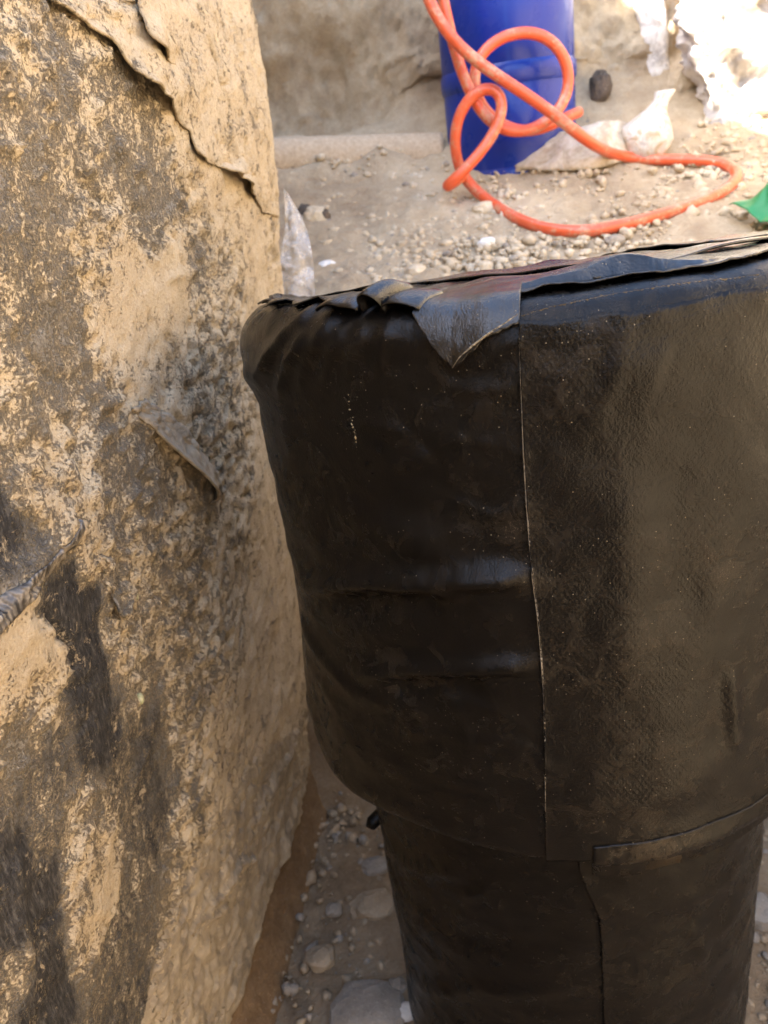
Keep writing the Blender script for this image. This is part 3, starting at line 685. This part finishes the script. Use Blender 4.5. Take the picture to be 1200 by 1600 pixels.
smear('frayed_edge', [(811, 500), (814, 600), (818, 700), (824, 800), (832, 890), (843, 985), (850, 1090), (852, 1200), (853, 1335)], .0006, .0007, M['fray'], 500, .0038, -.6, wrap_o)
smear('frayed_edge', [(814, 498), (880, 480), (960, 464), (1050, 452), (1120, 440), (1195, 432)], .0008, .0009, M['fray'], 300, .0044, -.4, wrap_o)
# narrow pipe under it
RL = .2265
def low(TH, Zz, off=0.):
    TH, Zz = np.broadcast_arrays(np.asarray(TH, float), np.asarray(Zz, float))
    q = np.stack([RL * np.cos(TH), RL * np.sin(TH), Zz], -1)
    d = .004 * fbm(q, 9, 3) + .0012 * fbm(q, 32, 3) + .003 * fbm(q * np.array([1, 1, 3.5]), 8, 3)
    for p, h, w_ in LFOLD: d += h * ridge(TH * RL, Zz, p, w_)
    r = RL + d + off
    return np.stack([AX[0] + r * (np.cos(TH) * E0[0] + np.sin(TH) * E1[0]), AX[1] + r * (np.cos(TH) * E0[1] + np.sin(TH) * E1[1]), Zz], -1)
LFOLD = [([(720, 1400), (760, 1390), (800, 1440)], .004, .008), ([(640, 1530), (760, 1545), (900, 1540)], .005, .012), ([(1080, 1440), (1100, 1500)], .004, .01), ([(1060, 1400), (1150, 1370)], .003, .012),
         ([(700, 1460), (800, 1480), (880, 1465)], -.004, .012), ([(620, 1340), (660, 1360), (720, 1360)], .005, .01)]
LFOLD = [(np.stack([BP(p, RL)[:, 0] * RL, BP(p, RL)[:, 1]], -1), h, w_) for p, h, w_ in LFOLD]
th = np.concatenate([np.linspace(-1.5, 1.5, 300), np.linspace(1.5, 2 * math.pi - 1.5, 60)[1:-1]])
TH, ZZ = np.meshgrid(th, np.linspace(-1.19, -.53, 190))
under(grid('lower_pipe', low(TH, ZZ), M['rubber_low'], fit, wrap=True, uv=np.stack([TH * RL, ZZ], -1)))
sm2 = BP([(905, 1360), (936, 1430), (940, 1500), (944, 1600)], RL); o2 = np.argsort(sm2[:, 1])
b = np.linspace(0, 1, 110)[:, None]; a = np.linspace(0, 1, 160)[None, :] ** 1.2
ZZ = -1.18 + .63 * b + 0 * a; l = np.interp(ZZ, sm2[o2, 1], sm2[o2, 0]); TH = l + (2.6 - l) * a
off = .002 + .0016 * np.exp(-(TH - l) * RL / .008)
under(grid('lower_wrap_sheet', low(TH, ZZ, off), M['rubber_low'], fit, solid=.0016, soff=1, flip=True, uv=np.stack([TH * RL, ZZ], -1)))
# tape collar whose raised edge shows under the fitting on the right
k0 = BP([(927, 1338)])[0, 0]
a = np.linspace(k0, 2.2, 200)[None, :]; b = np.linspace(0, 1, 16)[:, None]
wav = .004 * perlin(np.stack([a * 7, 0 * a, 0 * a], -1))
T = -.014 + .03 * b - .012 * (b < .01) + wav * (1 - b) - .004; off = .0035 + .0045 * (1 - b) ** 2 + .0008 * perlin(np.stack([a * 60, 0 * a, 0 * a], -1))
Pc = body(a + 0 * b, np.maximum(T, -.016) * 1., off); Pc[..., 2] += np.minimum(T + .016, 0) * .8
under(grid('collar_edge', Pc, M['rubber_edge'], fit, solid=.0024, soff=1, flip=True))
# bolt end poking out under the fitting
kb = at_y(582, 1285, .74)
path = np.array([kb + np.array([.03, .02, .012]), kb + np.array([.01, .006, .004]), kb, kb + np.array([-.004, -.004, -.005])])
under(tube('bolt_end', path, np.array([.008, .009, .009, .006]), M['rubber'], fit))

# ================================================================== blue drum
DC = np.array([.399, 1.905]); DR = .141; DZ = -.12
dr = bpy.data.objects.new('blue_drum', None); COL.objects.link(dr); dr.location = (DC[0], DC[1], DZ)
tag(dr, 'blue plastic drum standing in the soil behind the orange hose', 'drum')
prof = [(0, .0), (.85, 0), (.95, .006), (1.0, .02), (1.0, .045), (.985, .055), (.985, .06), (.998, .07), (.998, .245), (.975, .252), (.975, .262), (1.0, .27), (1.0, .47), (.975, .477), (.975, .487), (1.0, .495), (1.0, .56), (.93, .60), (.80, .61), (.78, .625), (.70, .625), (.0, .615)]
def lathe(name, prof, r, mat, parent, seg=72, wob=0):
    a = np.linspace(0, 2 * math.pi, seg, endpoint=False)[None, :]; pr = np.array(prof)
    rr = pr[:, :1] * r; z = pr[:, 1:2] + 0 * a
    q = np.stack([np.cos(a) + 0 * z, np.sin(a) + 0 * z, z], -1); rr = rr * (1 + wob * fbm(q, 2, 2))
    return grid(name, np.stack([rr * np.cos(a), rr * np.sin(a), z], -1), mat, parent, wrap=True)
lathe('body', prof, DR, M['blue'], dr, wob=.02)
for z in (.06, .255, .485):
    lathe('hoop', [(1.0, z - .02), (1.022, z - .014), (1.03, z), (1.022, z + .014), (1.0, z + .02)], DR, M['blue'], dr, wob=.02)
lathe('lid_rim', [(.93, .597), (.99, .603), (1.0, .617), (.98, .63), (.92, .632), (.88, .622)], DR, M['blue'], dr)

# ================================================================== orange hose: one run, looped in front of the drum and over the soil
HR = .0108
def hz(pts): return [at_y(px, py, y) for px, py, y in pts]
def hg(pts, lift=HR * .8): return [ground_hit(px, py, lift) for px, py in pts]
seg_ring = hz([(905, 175, 1.76), (880, 185, 1.73), (835, 207, 1.72), (790, 200, 1.71), (755, 172, 1.70), (739, 140, 1.70), (742, 95, 1.71), (772, 62, 1.71), (815, 48, 1.71), (855, 55, 1.71), (885, 88, 1.71), (892, 130, 1.71), (878, 170, 1.70), (845, 198, 1.69), (805, 210, 1.685), (768, 195, 1.685), (742, 160, 1.69), (722, 115, 1.70), (706, 60, 1.705), (692, 0, 1.71), (684, -50, 1.72)])
over = hz([(676, -110, 1.74), (668, -140, 1.76), (655, -110, 1.73), (655, -60, 1.69)])
seg_top = hz([(662, -20, 1.665), (678, 20, 1.655), (712, 68, 1.65), (760, 107, 1.645), (815, 143, 1.64), (870, 182, 1.64), (920, 222, 1.64)])
seg_gr = hg([(972, 245), (1040, 250), (1100, 250), (1140, 258), (1155, 275), (1135, 298), (1085, 320), (1020, 340), (950, 357), (895, 363), (840, 355), (795, 335), (755, 308)])
tail = hz([(722, 276, 1.70), (710, 240, 1.69), (711, 195, 1.68), (728, 155, 1.675), (752, 132, 1.67), (776, 130, 1.665), (790, 148, 1.66), (786, 182, 1.655), (764, 222, 1.65), (735, 257, 1.645), (707, 284, 1.645), (688, 296, 1.645), (690, 299, 1.66), (708, 288, 1.675), (726, 272, 1.69)])
hp = smoothpath(catmull(np.array(seg_ring + over + seg_top + seg_gr + tail), .008), 25)
tag(tube('hose', hp, HR, M['hose'], None, seg=20), 'orange rubber hose looped over the blue drum and across the soil', 'hose')

# ================================================================== old pipe half buried left of the drum
a0, a1 = at_y(395, 255, 1.95), at_y(690, 246, 1.93)
px_ = np.linspace(-.25, 1.0, 60)[:, None]; path = a0 + (a1 - a0) * px_
rr_ = .052 * (1 + .02 * perlin(np.stack([px_[:, 0] * 9, px_[:, 0] * 0, px_[:, 0] * 0], -1)))
tag(tube('buried_pipe', path, rr_, M['old_pipe'], None, seg=40), 'dusty grey pipe lying half buried left of the blue drum', 'pipe')

# ================================================================== pale post and slab in the sun, upper right
def block(name, corners_px, y0, depth, mat, label, cat, rough=.012, seed=0., zlo=None):
    """an upright rough block: front outline given as left and right border points from the bottom up"""
    L, Rr = corners_px
    n, m, k = 70, 40, 22
    Lp = np.array([at_y(a, b, y0) for a, b in L]); Rp = np.array([at_y(a, b, y0) for a, b in Rr])
    Lc, Rc = catmull(Lp, .01), catmull(Rp, .01)
    t = np.linspace(0, 1, n); f = lambda c: np.stack([np.interp(t, np.linspace(0, 1, len(c)), c[:, i]) for i in range(3)], -1)
    Lc, Rc = f(Lc), f(Rc); C = (Lc + Rc) / 2; hw = np.linalg.norm(Rc - Lc, axis=1) / 2
    a = np.linspace(0, 2 * math.pi, 96, endpoint=False)
    ex = 4.0; ca, sa = np.cos(a), np.sin(a)
    ux = np.sign(ca) * np.abs(ca) ** (2 / ex); uy = np.sign(sa) * np.abs(sa) ** (2 / ex)
    P = np.zeros((n, 96, 3)); P[..., 0] = C[:, None, 0] + hw[:, None] * ux; P[..., 1] = y0 + depth / 2 + depth / 2 * uy; P[..., 2] = C[:, None, 2]
    q = P + seed; r = fbm(q, 14, 4) * rough * 2 + fbm(q, 50, 3) * rough * .6
    P[..., 0] += ux * r; P[..., 1] += uy * r
    top = P[-1].mean(0); bot = P[0].mean(0)
    P = np.concatenate([np.tile(bot, (1, 96, 1)), P, np.tile(top, (1, 96, 1))])
    return tag(grid(name, P, mat, None, wrap=True), label, cat)
block('plaster_post', ([(1150, 260), (1128, 205), (1118, 150), (1108, 90), (1094, 40), (1084, -20), (1080, -110)], [(1290, 240), (1280, 190), (1275, 140), (1270, 90), (1265, 40), (1260, -20), (1255, -110)]),
      1.86, .13, M['plaster'], 'white sunlit plaster post standing at the upper right', 'post', .034, 3.)
block('plaster_slab', ([(1012, 170), (1006, 75), (1003, 20), (1000, -30), (998, -90)], [(1052, 165), (1048, 65), (1046, 10), (1044, -30), (1042, -90)]),
      2.08, .09, M['plaster'], 'narrow grey-white slab set in the bank left of the white post', 'slab', .006, 8.)

# ================================================================== litter: sack, bag, film, green sheet
nb, mb = 70, 26
A = np.array([ground_hit(a, b) for a, b in ((792, 262), (830, 270), (880, 273), (930, 270), (990, 250))]); A[:, 2] += .004
Bq = np.array([at_y(a, b, A[k, 1] + .09) for k, (a, b) in enumerate(((835, 226), (865, 212), (900, 204), (950, 192), (1000, 196)))])
f = lambda c, n_: np.stack([np.interp(np.linspace(0, 1, n_), np.linspace(0, 1, len(c)), c[:, i]) for i in range(3)], -1)
A, Bq = f(catmull(A, .01), nb), f(catmull(Bq, .01), nb); t = np.linspace(0, 1, mb)[:, None, None]
P = A[None] * (1 - t) + Bq[None] * t; q = P * 1.; u = np.linspace(0, 1, nb)[None, :]; v = t[..., 0]
puff = (np.sin(math.pi * np.clip(u, .01, .99)) ** .5) * (np.sin(math.pi * np.clip(v, .01, .99)) ** .5)
P[..., 2] += .022 * puff + .010 * fbm(q, 24, 4) * puff; P[..., 1] -= .02 * puff + .012 * np.abs(fbm(q + 3, 20, 3)); P[..., 0] += .008 * fbm(q + 5, 30, 3)
tag(grid('paper_sack', P, M['sack'], None, solid=.018, soff=-1), 'torn dusty paper sack lying behind the hose', 'sack')
V, Fc = ico(4); V = np.array(V); hgt = (V[:, 2] + 1) / 2
rad = np.interp(hgt, [0, .12, .35, .55, .72, .86, 1], [.3, .8, 1.0, .95, .5, .34, .42])
q = V * 1.; cr = 1 + .22 * fbm(q + 2, 2.2, 4) - .12 * np.abs(fbm(q + 5, 5, 3)) * 2
U = np.stack([V[:, 0] / np.maximum(np.hypot(V[:, 0], V[:, 1]), .15) * rad * .052 * cr, V[:, 1] / np.maximum(np.hypot(V[:, 0], V[:, 1]), .15) * rad * .04 * cr, hgt * .135], -1)
U[:, 0] += .045 * sst(.5, 1, hgt); U[:, 1] += .03 * sst(.4, 1, hgt)
bp = ground_hit(1012, 246); o = mesh('plastic_bag', U, Fc, M['bag'], None); o.location = (bp[0], bp[1], ht(bp[0], bp[1]) - .012)
tag(o, 'crumpled white translucent bag beside the paper sack', 'bag')
g0 = np.array([.60, 1.22, 0]); u = np.linspace(0, 1, 60)[None, :]; v = np.linspace(0, 1, 50)[:, None]
x = .69 + .2 * u - .02 * v; y = 1.275 + .14 * v + .02 * u; q = np.stack([x, y, 0 * x], -1)
z = ht(x, y) + .02 + .09 * np.exp(-((u - .45) / .3) ** 2) * np.exp(-((v - .6) / .35) ** 2) + .03 * np.abs(fbm(q, 9, 3))
tag(grid('green_sheet', np.stack([x, y, z], -1), M['green'], None, solid=.0015), 'green plastic sheet heaped on the bank at the right edge', 'sheet')
# clear film hanging beside the wall's far corner
t = np.linspace(0, 1, 60)[:, None]; u = np.linspace(0, 1, 26)[None, :]
Lb = catmull(np.array([at_y(443, 296, 1.38), at_y(446, 350, 1.36), at_y(438, 410, 1.32), at_y(446, 480, 1.28), at_y(450, 520, 1.26)]), .005); Rb = catmull(np.array([at_y(450, 302, 1.40), at_y(476, 350, 1.37), at_y(488, 400, 1.33), at_y(494, 480, 1.29), at_y(498, 520, 1.27)]), .005)
f = lambda c: np.stack([np.interp(np.linspace(0, 1, 60), np.linspace(0, 1, len(c)), c[:, i]) for i in range(3)], -1)
P = f(Lb)[:, None] * (1 - u[..., None]) + f(Rb)[:, None] * u[..., None]
P[..., 1] += .016 * fbm(P, 28, 3) + .004 * np.sin(u * 7 + 3 * t)
tag(grid('plastic_film', P, M['film'], None, solid=.0004), 'clear plastic film hanging beside the far corner of the muddy wall', 'film')

# ================================================================== stones
def gs(name, px, py, size, mat, label, cat='stone', seed=0, rot=0., **k):
    p = ground_hit(px, py); p[2] = ht(p[0], p[1]); return stone(name, p, size, mat, label, cat, None, seed, rot, **k)
gs('stone', 512, 420, (.017, .012, .010), M['stone_white'], 'small white stone on the soil right of the clear film', seed=1)
gs('stone', 494, 345, (.026, .02, .02), M['stone_tan'], 'tan stone with dark lumps beside it near the muddy wall', seed=2)
gs('ground_lump', 478, 338, (.018, .014, .018), M['dark_lump'], 'dark lump standing in for the hole left of the tan stone', 'clod', seed=3)  # this lump and the next stand in for the dark hole around the stone
gs('ground_lump', 509, 344, (.012, .014, .017), M['dark_lump'], 'dark lump standing in for the hole right of the tan stone', 'clod', seed=4)
gs('ground_lump', 938, 152, (.024, .02, .036), M['dark_lump'], 'dark burnt-looking clod right of the blue drum', 'clod', seed=5, sink=.2)
gs('stone', 650, 428, (.020, .017, .013), M['stone_tan'], 'rounded tan stone on the gravel near the fitting', seed=6, rot=.5)
gs('stone', 762, 385, (.020, .015, .012), M['stone_white'], 'pale stone on the gravel below the hose', seed=7, rot=1.)
gs('stone', 755, 422, (.018, .014, .011), M['stone_tan'], 'flat tan stone right behind the top of the fitting', seed=8, rot=2.)
gs('stone', 757, 330, (.026, .02, .014), M['stone_tan'], 'sandy lump beside the bend of the orange hose', seed=9, rot=.2)
gs('stone', 960, 378, (.018, .011, .009), M['stone_grey'], 'dark flat stone just below the hose', seed=10)
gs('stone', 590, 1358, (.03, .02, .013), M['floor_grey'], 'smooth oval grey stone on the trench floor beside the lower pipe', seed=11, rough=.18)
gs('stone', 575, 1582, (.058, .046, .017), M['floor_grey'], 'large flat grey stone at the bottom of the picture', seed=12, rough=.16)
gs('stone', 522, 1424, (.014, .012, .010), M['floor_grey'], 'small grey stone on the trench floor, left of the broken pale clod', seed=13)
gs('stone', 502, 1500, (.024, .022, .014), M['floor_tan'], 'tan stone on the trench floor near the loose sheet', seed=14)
gs('ground_lump', 582, 1420, (.04, .03, .014), M['floor_tan'], 'broken pale clod between the two large floor stones', 'clod', seed=15, rough=.35)
gs('stone', 622, 1545, (.017, .015, .012), M['floor_grey'], 'small grey stone beside the large flat stone', seed=16)
gs('stone', 632, 1585, (.018, .014, .013), M['stone_white'], 'small pale stone against the lower pipe at the bottom', seed=17)
gs('stone', 1188, 1430, (.03, .03, .022), M['floor_grey'], 'grey stone right of the lower pipe', seed=18)
gs('stone', 1070, 130, (.035, .03, .04), M['stone_tan'], 'pale lump in the bank below the narrow slab', seed=19, rough=.3)
# loose gravel: far too many small pieces to count
V1, F1 = I1; V1 = np.array(V1); F1 = np.array(F1)
def gravel(name, n, area, smin, smax, mat, label, dens=None):
    pts = []
    while len(pts) < n:
        x = rng.uniform(area[0], area[1], n * 3); y = rng.uniform(area[2], area[3], n * 3)
        k = fbm(np.stack([x, y, 0 * x], -1), 6, 3) * .9 + .4
        if dens is not None: k = k + dens(x, y)
        ok = rng.uniform(0, 1, n * 3) < k
        pts += list(zip(x[ok], y[ok]))
    pts = np.array(pts[:n]); sz = smin * (smax / smin) ** (rng.uniform(0, 1, n) ** 2.2)
    d = np.hypot(pts[:, 0] - AX[0], pts[:, 1] - AX[1]); ok = (d > RL + .02)
    pts, sz = pts[ok], sz[ok]; n = len(pts)
    sc = rng.uniform(.65, 1.25, (n, 1, 3)) * sz[:, None, None]
    V = V1[None] * (1 + .28 * rng.normal(size=(n, len(V1), 1)).clip(-1, 1)) * sc
    a = rng.uniform(0, 6.28, n); c, s_ = np.cos(a)[:, None], np.sin(a)[:, None]
    V = np.stack([V[..., 0] * c - V[..., 1] * s_, V[..., 0] * s_ + V[..., 1] * c, V[..., 2] * .8], -1)
    base = np.stack([pts[:, 0], pts[:, 1], ht(pts[:, 0], pts[:, 1]) + sz * .15], -1)
    V = (V + base[:, None]).reshape(-1, 3); Fc = (F1[None] + (np.arange(n) * len(V1))[:, None, None]).reshape(-1, 3)
    me = bpy.data.meshes.new(name); me.vertices.add(len(V)); me.vertices.foreach_set('co', V.astype(np.float32).ravel())
    k = len(Fc); me.loops.add(k * 3); me.loops.foreach_set('vertex_index', Fc.ravel().astype(np.int32))
    me.polygons.add(k); me.polygons.foreach_set('loop_start', np.arange(0, k * 3, 3, dtype=np.int32)); me.polygons.foreach_set('loop_total', np.full(k, 3, dtype=np.int32))
    me.update(calc_edges=True); me.materials.append(mat)
    return tag(link(bpy.data.objects.new(name, me), None), label, 'gravel', None, 'stuff')
hot = lambda x, y: .9 * np.exp(-((x - .18) / .16) ** 2 - ((y - 1.5) / .2) ** 2) - .15
gravel('gravel', 7000, (-.2, .95, 1.26, 1.9), .0012, .012, M['stone_tan'], 'loose tan gravel strewn over the soil slope behind the fitting', hot)
gravel('gravel', 350, (-.2, .95, 1.26, 1.95), .002, .010, M['stone_grey'], 'loose grey gravel strewn over the soil slope behind the fitting', hot)
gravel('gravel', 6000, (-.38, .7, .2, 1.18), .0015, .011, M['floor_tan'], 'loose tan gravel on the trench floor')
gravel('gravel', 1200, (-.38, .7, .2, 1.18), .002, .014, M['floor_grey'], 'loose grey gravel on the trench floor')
gravel('gravel', 500, (.6, 1.1, .2, 1.9), .003, .02, M['stone_tan'], 'loose tan gravel on the right bank')
